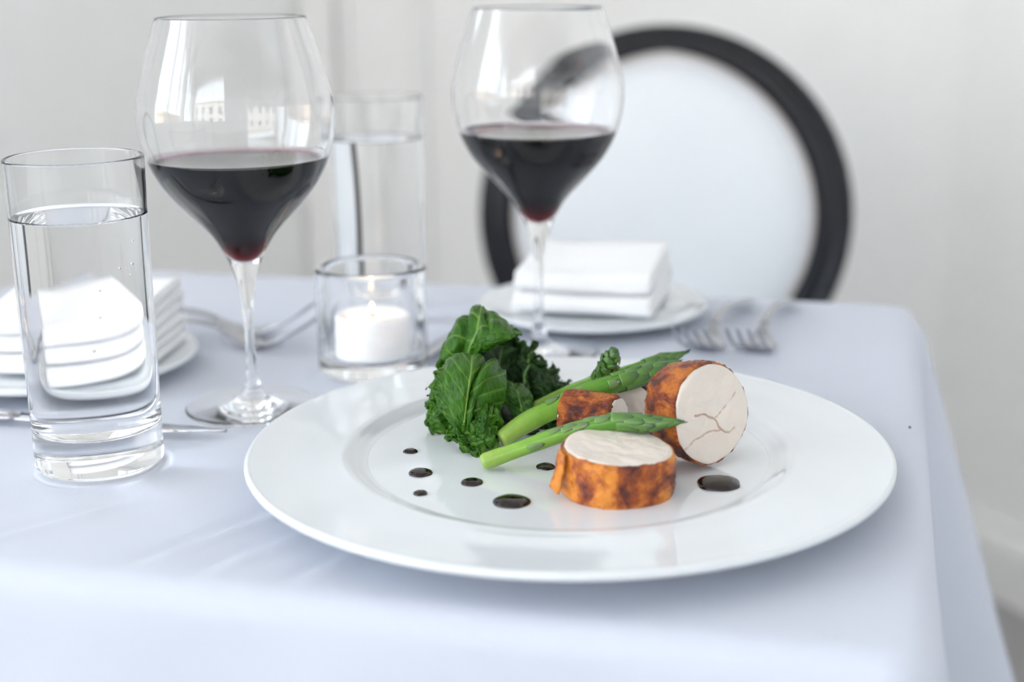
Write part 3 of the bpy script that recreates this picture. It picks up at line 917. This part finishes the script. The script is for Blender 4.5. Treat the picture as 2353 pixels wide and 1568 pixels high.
# ------------------------------------------------------------------ chicken roulade slices
def slice_(label, loc, axis, r, h, seed, skin, lobes, creases=(), flap=False, topslope=0.0, wav=1.0, taper=0.0):
    """a roasted roll cut across: local +z is the axis; the skin is a shell round the white meat"""
    ax = Vector(axis).normalized()
    root = empty('chicken_slice', loc)
    tag(root, label, 'chicken', 'slices of rolled roast chicken')
    ref = Vector((0, 0, 1)) if abs(ax.z) < 0.9 else Vector((0, 1, 0))
    X = ref.cross(ax).normalized(); Yv = ax.cross(X)          # for a lying slice: X across, Y up
    M = Matrix((X, Yv, ax)).transposed().to_4x4()
    Rf = lambda t: r * (1 + sum(a * math.cos(k * t + p) for k, a, p in lobes) + 0.012 * noise.noise(Vector((math.cos(t) * 3, math.sin(t) * 3, seed))))
    def topz(x, y): return h * (1 + topslope * x / r)
    # meat: polar grid on the cut faces joined by a side wall
    n, m = 260, 56
    V, Fc, C = [], [], []
    def cre(x, y):
        best = 0
        for poly, wd in creases:
            for (ax_, ay_), (bx_, by_) in zip(poly[:-1], poly[1:]):
                dx, dy = bx_ - ax_, by_ - ay_; L2 = dx * dx + dy * dy
                t = min(1, max(0, ((x - ax_) * dx + (y - ay_) * dy) / L2))
                jx = 0.03 * noise.noise(Vector((x * 6, y * 6, seed)))
                dd = math.hypot(x - ax_ - t * dx + jx, y - ay_ - t * dy + jx)
                best = max(best, math.exp(-(dd / wd) ** 2))
        return best
    fr = [1 - (i / (m - 1)) for i in range(m)]
    rows = []
    def ringrow(f, zfun, inset):
        row = []
        for j in range(n):
            t = 2 * PI * j / n
            rr = (Rf(t) - 0.0011) * f - inset
            x, y = rr * math.cos(t), rr * math.sin(t)
            u, v = x / r, y / r
            c = cre(u, v)
            row.append(len(V)); V.append((x, y, zfun(x, y, c))); C.append(c)
        rows.append(row)
    low = lambda x, y, c: 0.0005
    row0 = ringrow(0.5, low, 0)
    ringrow(0.99, low, 0)
    for z in (0.25, 0.5, 0.75): ringrow(1.0, lambda x, y, c, z=z: topz(x, y) * z, 0)
    ringrow(1.0, lambda x, y, c: topz(x, y) - 0.0012, 0)
    def face(x, y, c):
        e = math.hypot(x, y) / r
        z = topz(x, y) + 0.0011 * fbm((x + seed, y, seed), 85, 3) * (1 - 0.5 * e) - 0.0011 * c
        return z - 0.0010 * max(0, (e - 0.9) / 0.1) ** 2 + 0.0004
    for f in fr[:-1]: ringrow(f if f < 1 else 0.995, face, 0)
    Fc.append(tuple(rows[0][::-1]))
    for a, b in zip(rows[:-1], rows[1:]):
        for j in range(n): Fc.append((a[j], a[(j + 1) % n], b[(j + 1) % n], b[j]))
    Fc.append(tuple(rows[-1]))
    tp = lambda v: M @ Vector((v[0] * (1 - taper * (1 - v[2] / h)), v[1] * (1 - taper * (1 - v[2] / h)), v[2]))
    V = [tp(v) for v in V]
    mesh_obj('meat', V, Fc, M_meat, root, attrs={'crease': C})
    # skin
    nn, mm = 220, 26
    V, Fc = [], []
    def sk(t, f, inner):
        R0 = Rf(t)
        x0, y0 = R0 * math.cos(t), R0 * math.sin(t)
        H = topz(x0, y0)
        top = H + 0.0006 * wav * (fbm((math.cos(t) * 4, math.sin(t) * 4, seed + 5), 1, 3)) - 0.0002
        bot = 0.0002 + 0.0005 * abs(noise.noise(Vector((math.cos(t) * 5, math.sin(t) * 5, seed + 9))))
        z = bot + (top - bot) * f
        b = 0.00055 * fbm((x0 + seed, y0, z * 0.8), 150, 3) * wav + 0.0004 * fbm((x0, y0 + seed, z), 420, 2) * wav
        bul = 0.0007 * math.sin(PI * f)
        R1 = R0 + b + bul - (0.0009 * max(0, (f - 0.94) / 0.06) ** 2) - (0.0007 * max(0, (0.06 - f) / 0.06) ** 2)
        if inner: R1 = R0 - 0.0013
        return (R1 * math.cos(t), R1 * math.sin(t), z)
    for inner in (0, 1):
        for i in range(mm + 1):
            for j in range(nn): V.append(sk(2 * PI * j / nn, i / mm, inner))
    S = (mm + 1) * nn
    for i in range(mm):
        for j in range(nn):
            k = (j + 1) % nn
            Fc.append((i * nn + j, i * nn + k, (i + 1) * nn + k, (i + 1) * nn + j))
            Fc.append((S + i * nn + k, S + i * nn + j, S + (i + 1) * nn + j, S + (i + 1) * nn + k))
    for j in range(nn):
        k = (j + 1) % nn
        Fc.append((mm * nn + j, mm * nn + k, S + mm * nn + k, S + mm * nn + j))
        Fc.append((k, j, S + j, S + k))
    V = [tp(v) for v in V]
    mesh_obj('skin', V, Fc, skin, root)
    if flap:
        # a strip of skin peeling off: joined at the top, standing away lower down
        V, Fc = [], []
        a0 = math.radians(flap)
        ni, nj = 26, 9
        for i in range(ni + 1):
            f = i / ni
            z = h * (1.05 - 0.82 * f)
            for j in range(nj):
                g = j / (nj - 1) - 0.5
                an = a0 + 0.05 * math.sin(f * 3)
                ra = Rf(an) + 0.0005 + 0.0036 * f ** 0.8 + 0.0012 * (1 - 4 * g * g) + 0.0005 * fbm((g * 3, f * 4, seed), 2, 2)
                wid = 0.0075 * (0.75 + 0.4 * f) * (1 + 0.12 * math.sin(f * 9))
                V.append((ra * math.cos(an) - g * wid * math.sin(an), ra * math.sin(an) + g * wid * math.cos(an), z - 0.002 * abs(g)))
        for i in range(ni):
            for j in range(nj - 1):
                Fc.append((i * nj + j, (i + 1) * nj + j, (i + 1) * nj + j + 1, i * nj + j + 1))
        fo = mesh_obj('skin_flap', [M @ Vector(v) for v in V], Fc, skin, root)
        sm = fo.modifiers.new('thickness', 'SOLIDIFY'); sm.thickness = 0.0011; sm.offset = 1
    return root

ZF = TZ + ZP + 0.0006
slice_('upright chicken slice in front, white cut face up and golden skin around', (0.0461, 0.6030, ZF), (0.03, -0.04, 1), 0.0246, 0.0212, 2.1, M_skin_gold,
       [(2, 0.03, 0.4), (3, 0.018, 1.0), (5, 0.008, 2.0)], [([(0.05, 0.42), (0.3, 0.38)], 0.02)], flap=200, topslope=-0.03)
Z2 = 0.0244
slice_('largest chicken slice lying on its side, round white cut face turned right', (0.0925 - 0.0145, 0.6300 + 0.0205, ZF + Z2), (0.58, -0.81, 0.10), 0.0243, 0.0250, 7.7, M_skin_dark,
       [(2, 0.035, 2.2), (3, 0.02, 0.3), (5, 0.012, 1.0)],
       [([(-0.45, 0.05), (-0.18, 0.02), (0.06, -0.12), (0.22, -0.36)], 0.016), ([(0.06, -0.12), (0.30, 0.02), (0.62, 0.30)], 0.014), ([(0.22, -0.36), (-0.1, -0.34), (-0.5, -0.45), (-0.75, -0.58)], 0.016), ([(0.22, -0.36), (0.42, -0.46), (0.55, -0.38)], 0.014)], taper=0.14, wav=1.3)
slice_('small dark-skinned chicken end piece lying between the asparagus spears', (0.0265, 0.671, ZF + 0.0135), (0.90, -0.43, 0.0), 0.0138, 0.0275, 11.3, M_skin_dark,
       [(2, 0.05, 1.2), (3, 0.03, 0.3)], wav=1.8)
slice_('chicken slice at the back showing a pale cut face under the upper asparagus', (0.0610, 0.706, ZF + 0.0125), (-0.10, -1.0, 0.0), 0.0128, 0.017, 15.9, M_skin_dark,
       [(2, 0.04, 0.2), (3, 0.02, 2.3)])

# ------------------------------------------------------------------ asparagus
def spear(label, pts, radii, seed, tip_from, nscale, up=(0, 0, 1), bud=(0.0115, 0.95, 0.20)):
    n = 120
    P = catmull(pts, n)
    R = np.interp(np.linspace(0, 1, n), np.linspace(0, 1, len(radii)), radii)
    root = empty('asparagus_spear', (pts[0][0], pts[0][1], TZ + pts[0][2]))
    tag(root, label, 'asparagus', 'cooked asparagus spears')
    o0 = np.array(pts[0])
    L = np.linspace(0, 1, n)
    rnd = random.Random(seed)
    for i in range(n): R[i] *= 1 + 0.05 * noise.noise(Vector((L[i] * 9, seed, 0)))
    # butt end rounded a little, tip drawn to a point
    R[0] *= 0.80; R[1] *= 0.93
    it = int(tip_from * n)
    stalk_end = min(n - 1, it + 3)
    V, Fc = tube_data(P[:stalk_end + 1] - o0, R[:stalk_end + 1], 22)
    al = [L[i] for i in range(stalk_end + 1) for _ in range(22)]
    st = mesh_obj('stalk', V, Fc, M_asp, root, attrs={'along': al})
    Pt, Rt = P[it:] - o0, R[it:].copy()
    V, Fc = tube_data(Pt, Rt * 0.86, 18)
    mesh_obj('tip', V, Fc, M_asp, root, attrs={'along': [L[it + i] for i in range(len(Pt)) for _ in range(18)]})
    # frames for the scales
    T = np.gradient(P, axis=0); T /= np.linalg.norm(T, axis=1, keepdims=True)
    def scale(i, ang, ln, wd, mat, lift, name, parent):
        t = T[i]; s = np.cross(t, np.array(up, float)); s /= np.linalg.norm(s); w = np.cross(s, t)
        V, Fc, AT = [], [], []
        na, nb = 9, 9
        for a in range(na + 1):
            f = a / na
            k = min(n - 1, i + int(round(f * ln / max(1e-9, np.linalg.norm(P[-1] - P[0])) * n)))
            c = P[k] - o0 + (P[min(k + 1, n - 1)] - P[k]) * 0
            c = P[i] - o0 + t * ln * f if k >= n - 1 else c
            rad = max(R[k], 0.35 * R[i])
            half = wd * math.sqrt(max(0.0, 1 - f ** 1.5)) * (0.8 + 0.2 * min(1, f * 4))
            for b in range(nb + 1):
                g = b / nb * 2 - 1
                an = ang + g * half
                d = s * math.cos(an) + w * math.sin(an)
                h = rad * (1.02 + lift * (0.35 + 0.65 * f) * (1 - g * g) + 0.015)
                V.append(c + d * h); AT.append(f)
        for a in range(na):
            for b in range(nb):
                q = a * (nb + 1) + b
                Fc.append((q, q + 1, q + nb + 2, q + nb + 1))
        ob = mesh_obj(name, V, Fc, mat, parent, attrs={'tipward': AT})
        sm = ob.modifiers.new('thickness', 'SOLIDIFY'); sm.thickness = 0.0003; sm.offset = 0
    for q in range(nscale):
        f = 0.20 + (tip_from - 0.22) * (q + 0.5) / nscale
        scale(int(f * n), rnd.uniform(0.2, 2.7) if q % 2 else rnd.uniform(-0.4, 1.6), 0.0070, 0.55, M_scale, 0.06, 'scale', root)
    cnt = 24
    for q in range(cnt):
        f = tip_from - 0.03 + (0.955 - tip_from) * q / cnt
        scale(int(f * n), q * 2.4 + seed, bud[0] * (1 - 0.25 * q / cnt), bud[1], M_bud, bud[2], 'bud_scale', root)
    return root
spear('foremost asparagus spear, pale butt on the plate and tip over the chicken', [(-0.0146, 0.6306, 0.0172), (0.0043, 0.6305, 0.0240), (0.0250, 0.6275, 0.0325), (0.0448, 0.6235, 0.0385), (0.0620, 0.6175, 0.0398), (0.0775, 0.6115, 0.0426)], [0.0040, 0.0038, 0.0039, 0.0041, 0.0037, 0.0006], 1, 0.64, 8)
spear('thickest asparagus spear, crossing above from kale to the large slice', [(-0.0062, 0.662, 0.0173), (0.0079, 0.668, 0.025), (0.0264, 0.674, 0.0320), (0.0418, 0.679, 0.0375), (0.0572, 0.683, 0.0412), (0.0705, 0.686, 0.0445), (0.0853, 0.69, 0.049)], [0.0046, 0.0052, 0.0053, 0.0049, 0.0049, 0.0040, 0.0006], 2, 0.62, 4)
spear('asparagus spear whose knobbly tip stands straight up', [(0.0118, 0.712, 0.0175), (0.03, 0.71, 0.0272), (0.0416, 0.706, 0.033), (0.0471, 0.702, 0.0395), (0.0501, 0.7, 0.0463), (0.0522, 0.699, 0.0532)], [0.0036, 0.0036, 0.0038, 0.0042, 0.0046, 0.0026], 3, 0.50, 3, up=(0.3, -1, 0.2), bud=(0.0052, 0.8, 0.30))
spear('rearmost asparagus spear, only its leafy tip showing above the thick one', [(0.0257, 0.715, 0.0198), (0.044, 0.716, 0.0286), (0.0577, 0.717, 0.0339), (0.0715, 0.718, 0.038), (0.0807, 0.719, 0.0411), (0.0908, 0.72, 0.0448)], [0.0038, 0.0039, 0.0040, 0.0042, 0.0038, 0.0006], 4, 0.55, 3)

# ------------------------------------------------------------------ kale
KALE={
'front':[[(-0.0369, 0.7, 0.0389), (-0.0296, 0.704, 0.0431), (-0.0206, 0.704, 0.0448), (-0.0117, 0.704, 0.0431), (-0.0057, 0.7, 0.0377)], [(-0.0387, 0.686, 0.0467), (-0.0305, 0.686, 0.053), (-0.0211, 0.686, 0.0547), (-0.0113, 0.686, 0.0528), (-0.0038, 0.686, 0.0459)], [(-0.0386, 0.674, 0.043), (-0.0303, 0.668, 0.0478), (-0.0211, 0.666, 0.0501), (-0.0133, 0.668, 0.0499), (-0.0031, 0.674, 0.0413)], [(-0.0371, 0.671, 0.0354), (-0.0299, 0.664, 0.0379), (-0.0222, 0.661, 0.0394), (-0.0155, 0.664, 0.0395), (-0.0056, 0.672, 0.0313)], [(-0.0336, 0.67, 0.0266), (-0.0284, 0.663, 0.0284), (-0.0236, 0.66, 0.028), (-0.0188, 0.663, 0.0292), (-0.013, 0.67, 0.0269)], [(-0.0287, 0.671, 0.019), (-0.0263, 0.666, 0.0193), (-0.0239, 0.663, 0.0189), (-0.0212, 0.666, 0.0197), (-0.0178, 0.67, 0.0201)]],
'back':[[(-0.0306, 0.736, 0.0528), (-0.0236, 0.741, 0.0604), (-0.0165, 0.741, 0.0634), (-0.0084, 0.741, 0.0585), (0.002, 0.736, 0.0524)], [(-0.0324, 0.724, 0.0552), (-0.0237, 0.724, 0.066), (-0.0161, 0.724, 0.0697), (-0.0077, 0.72, 0.0663), (0.0049, 0.711, 0.0594)], [(-0.0355, 0.714, 0.0504), (-0.0261, 0.708, 0.0584), (-0.0174, 0.704, 0.0626), (-0.0091, 0.696, 0.0652), (0.003, 0.696, 0.0613)], [(-0.0383, 0.712, 0.042), (-0.0297, 0.708, 0.0461), (-0.0212, 0.704, 0.0506), (-0.0142, 0.694, 0.0583), (-0.0025, 0.694, 0.0591)], [(-0.0404, 0.712, 0.031), (-0.0324, 0.712, 0.0297), (-0.0239, 0.71, 0.0326), (-0.0176, 0.7, 0.0482), (-0.0092, 0.698, 0.0563)]],
'right':[[(-0.0109, 0.746, 0.0488), (0.0032, 0.744, 0.0486), (0.0121, 0.744, 0.0405), (0.0207, 0.741, 0.0302), (0.0307, 0.738, 0.0207)], [(-0.0157, 0.744, 0.042), (-0.0004, 0.74, 0.0417), (0.0086, 0.731, 0.0369), (0.018, 0.728, 0.0287), (0.0293, 0.731, 0.0196)], [(-0.017, 0.738, 0.0315), (-0.0029, 0.734, 0.0301), (0.007, 0.72, 0.0292), (0.0162, 0.721, 0.0228), (0.0279, 0.726, 0.0151)], [(-0.0158, 0.726, 0.0204), (-0.0041, 0.72, 0.021), (0.005, 0.711, 0.0213), (0.0142, 0.716, 0.016), (0.0255, 0.7106, 0.014)], [(-0.0132, 0.7009, 0.014), (-0.003, 0.697, 0.014), (0.0059, 0.6967, 0.014), (0.0147, 0.6893, 0.014), (0.0213, 0.6654, 0.014)]],
'left':[[(-0.0389, 0.711, 0.043), (-0.0331, 0.706, 0.0409), (-0.0262, 0.701, 0.0376), (-0.0196, 0.701, 0.0329)], [(-0.0411, 0.698, 0.0375), (-0.0352, 0.691, 0.0361), (-0.028, 0.686, 0.034), (-0.0204, 0.686, 0.0317)], [(-0.0417, 0.693, 0.0297), (-0.0363, 0.682, 0.0296), (-0.029, 0.678, 0.0274), (-0.0215, 0.68, 0.0244)], [(-0.0429, 0.691, 0.0211), (-0.0368, 0.679, 0.0219), (-0.0301, 0.676, 0.0201), (-0.0226, 0.678, 0.017)], [(-0.0435, 0.691, 0.0157), (-0.0359, 0.68, 0.0147), (-0.0301, 0.6723, 0.014), (-0.024, 0.6701, 0.014)]],
'mid':[[(-0.0095, 0.701, 0.0374), (-0.0028, 0.703, 0.0356), (0.0039, 0.706, 0.0323), (0.0091, 0.711, 0.026)], [(-0.0072, 0.691, 0.0346), (-0.0013, 0.69, 0.0337), (0.0049, 0.694, 0.0301), (0.0108, 0.701, 0.022)], [(-0.004, 0.688, 0.0286), (0.0015, 0.686, 0.0268), (0.0066, 0.688, 0.0238), (0.0115, 0.696, 0.0165)], [(0.0004, 0.688, 0.0216), (0.0048, 0.686, 0.0199), (0.0087, 0.688, 0.018), (0.0125, 0.6894, 0.014)]],
'frill':[[(-0.0201, 0.679, 0.0384), (-0.0168, 0.676, 0.0404), (-0.0135, 0.676, 0.0397), (-0.0104, 0.68, 0.0368)], [(-0.02, 0.67, 0.031), (-0.016, 0.664, 0.0333), (-0.012, 0.664, 0.0328), (-0.0078, 0.67, 0.0297)], [(-0.0237, 0.666, 0.0222), (-0.0171, 0.659, 0.0245), (-0.0114, 0.659, 0.0244), (-0.0066, 0.666, 0.022)], [(-0.0276, 0.664, 0.0168), (-0.0199, 0.656, 0.0181), (-0.0129, 0.656, 0.0181), (-0.0066, 0.663, 0.0178)], [(-0.0249, 0.659, 0.014), (-0.0198, 0.65, 0.014), (-0.0142, 0.6536, 0.014), (-0.0084, 0.664, 0.0143)]],
'inner':[[(-0.0271, 0.734, 0.0473), (-0.0132, 0.736, 0.0466), (0.0008, 0.741, 0.0427), (0.0102, 0.746, 0.0338)], [(-0.0294, 0.726, 0.0327), (-0.0156, 0.726, 0.0325), (-0.0017, 0.731, 0.0285), (0.0123, 0.736, 0.022)], [(-0.0268, 0.711, 0.0228), (-0.0131, 0.706, 0.0218), (0.0004, 0.708, 0.0199), (0.0142, 0.716, 0.016)], [(-0.0218, 0.686, 0.0167), (-0.0107, 0.686, 0.0142), (0.0003, 0.6829, 0.014), (0.0134, 0.679, 0.014)]],
}

def bspline_grid(G, nu, nv):
    G = np.array(G, float)
    rows = np.array([catmull(r, nu) for r in G])            # rows x nu x 3
    return np.array([catmull(rows[:, j], nv) for j in range(nu)]).transpose(1, 0, 2)   # nv x nu x 3

def kale_leaf(key, label, mat, frill, sides, seed, nv=110, nu=110, laterals=6, lean=0.5, blister=0.0009, mid=True, pleats=(), curve=0.03, fw=0.12):
    P = bspline_grid(KALE[key], nu, nv)
    du = np.gradient(P, axis=1); dv = np.gradient(P, axis=0)
    N = np.cross(du, dv); N /= np.maximum(np.linalg.norm(N, axis=2, keepdims=True), 1e-9)
    cen = P.mean(axis=(0, 1))
    if (N.mean(axis=(0, 1)) * np.array([0, -1, 0.4])).sum() < 0: N = -N
    base = np.array([cen[0], cen[1], ZP + 0.0008])
    mc = lambda v: 0.5 + curve * math.sin(v * 4 + seed)
    V, A, B = [], [], []
    for i in range(nv):
        v = i / (nv - 1)
        for j in range(nu):
            u = j / (nu - 1)
            b = 9.0
            if 'l' in sides: b = min(b, u)
            if 'r' in sides: b = min(b, 1 - u)
            if 't' in sides: b = min(b, v)
            if 'b' in sides: b = min(b, 1 - v)
            B.append(b)
            # vein mask: midrib and slanted laterals
            dm = abs(u - mc(v))
            vein = 0.95 * math.exp(-(dm / (0.014 + 0.012 * v)) ** 2) * (1 if mid else 0)
            s = (v + dm * lean * 1.2) * laterals + 0.35 * noise.noise(Vector((u * 2.5, v * 2.5, seed))) + (0.5 if u > mc(v) else 0)
            dl = abs(s - round(s)) / laterals
            lat = math.exp(-(dl / 0.0095) ** 2) * (0.95 - 0.9 * dm)
            s2 = (u * 1.3 - v * 0.6) * laterals * 2.0 + 0.8 * noise.noise(Vector((u * 5, v * 5, seed + 4)))
            fine = 0.30 * math.exp(-(abs(s2 - round(s2)) / 0.07) ** 2)
            vein = min(1, max(vein, lat, fine))
            p = P[i, j].copy(); nn = N[i, j]
            wv = 0.0020 * fbm((u * 2.2, v * 2.2, seed), 1.6, 2) + blister * (1 - vein) * (0.5 + fbm((u * 3, v * 3, seed + 2), 3.2, 2)) - 0.0003 * vein
            for u0, sl, w, d in pleats:                     # long folds running down the leaf
                q = (u - u0 - sl * (v - 0.5) - 0.03 * math.sin(v * 7 + seed)) / w
                wv -= d * math.exp(-q * q) * min(1, v * 4 + 0.15)
            p += nn * wv
            k = math.exp(-(b / fw) ** 1.3)
            if k > 0.02:
                q = P[i, j] * 1000
                f1 = Vector((noise.noise(Vector(q * 0.22) + Vector((seed, 0, 0))), noise.noise(Vector(q * 0.22) + Vector((0, seed, 9))), noise.noise(Vector(q * 0.22) + Vector((5, 0, seed)))))
                f2 = Vector((noise.noise(Vector(q * 0.62) + Vector((seed, 3, 0))), noise.noise(Vector(q * 0.62) + Vector((1, seed, 9))), noise.noise(Vector(q * 0.62) + Vector((5, 7, seed)))))
                p += np.array(f1 * 0.0042 + f2 * 0.0026) * frill * k
                vein = max(vein * (1 - k * 0.6), 0.35 * k * max(0, f2.x + 0.2) * 1.6)
            if p[2] < ZP + 0.0008: p[2] = ZP + 0.0008 + 0.15 * abs(p[2] - ZP)
            V.append(p - base); A.append(vein)
    Fc = []
    for i in range(nv - 1):
        for j in range(nu - 1):
            b = B[i * nu + j]
            # ragged margin: bite notches out of the outermost cells
            if b < 0.07 and noise.noise(Vector(P[i, j] * 1000 * 0.55) + Vector((seed, 1, 2))) > 0.05 + 7 * b: continue
            q = i * nu + j
            Fc.append((q, q + 1, q + nu + 1, q + nu))
    root = mesh_obj('kale_leaf', V, Fc, mat, attrs={'vein': A})
    root.location = (base[0], base[1], TZ + base[2])
    sm = root.modifiers.new('thickness', 'SOLIDIFY'); sm.thickness = 0.00055; sm.offset = 0
    tag(root, label, 'kale', 'cooked kale leaves')
    if mid:
        path = []
        for i in range(3, int(nv * 0.86), 4):
            j = min(nu - 1, max(0, int(round(mc(i / (nv - 1)) * (nu - 1)))))
            path.append(V[i * nu + j] + N[i, j] * 0.00015)
        V2, F2 = tube_data(catmull(path, 60), np.linspace(0.0003, 0.0009, 60), 8)
        mesh_obj('midrib', V2, F2, M_rib, root)
    return root
kale_leaf('front', 'broad veined kale leaf folded over at the front of the heap', M_kale, 0.40, 'l', 1, nv=150, nu=150, lean=0.9, blister=0.0008, fw=0.09,
          pleats=[(0.62, -0.25, 0.06, 0.0042), (0.28, 0.15, 0.05, 0.0012), (0.82, -0.3, 0.05, 0.0020), (0.12, 0.1, 0.05, 0.0014)])
kale_leaf('back', 'tallest kale leaf, crest of the heap with thick pale ribs', M_kale, 0.5, 'rt', 2, nv=130, nu=130, lean=0.4, laterals=5, pleats=[(0.30, 0.1, 0.05, 0.0030), (0.66, 0.2, 0.06, 0.0030)], fw=0.08)
kale_leaf('right', 'dark frilly kale leaf sloping down behind the thick asparagus', M_kale_shaded, 1.2, 'rt', 3, lean=0.6, pleats=[(0.35, 0.2, 0.07, 0.005), (0.6, 0.1, 0.05, 0.004)], fw=0.3)
kale_leaf('left', 'dark kale leaf with a curly edge at the outer left of the heap', M_kale, 1.1, 'lb', 4, lean=0.5, pleats=[(0.45, 0.1, 0.08, 0.003)], fw=0.25)
kale_leaf('mid', 'bright kale leaf with a thick stem beside the thick asparagus butt', M_kale, 0.25, 'r', 5, lean=0.7, nv=60, nu=60, laterals=4)
kale_leaf('frill', 'narrow kale leaf ending in a tight curly fringe beside the asparagus butts', M_kale, 1.25, 'lbr', 6, nv=140, nu=120, lean=0.6, mid=False, fw=0.28, pleats=[(0.3, 0.1, 0.08, 0.002), (0.65, 0, 0.08, 0.002)])
kale_leaf('inner', 'kale leaf filling the gaps deep inside the heap, coloured dark for their shade', M_kale_shaded, 0.5, 'b', 8, lean=0.6, nv=60, nu=60)  # filler behind the gaps, their shade put into its colour
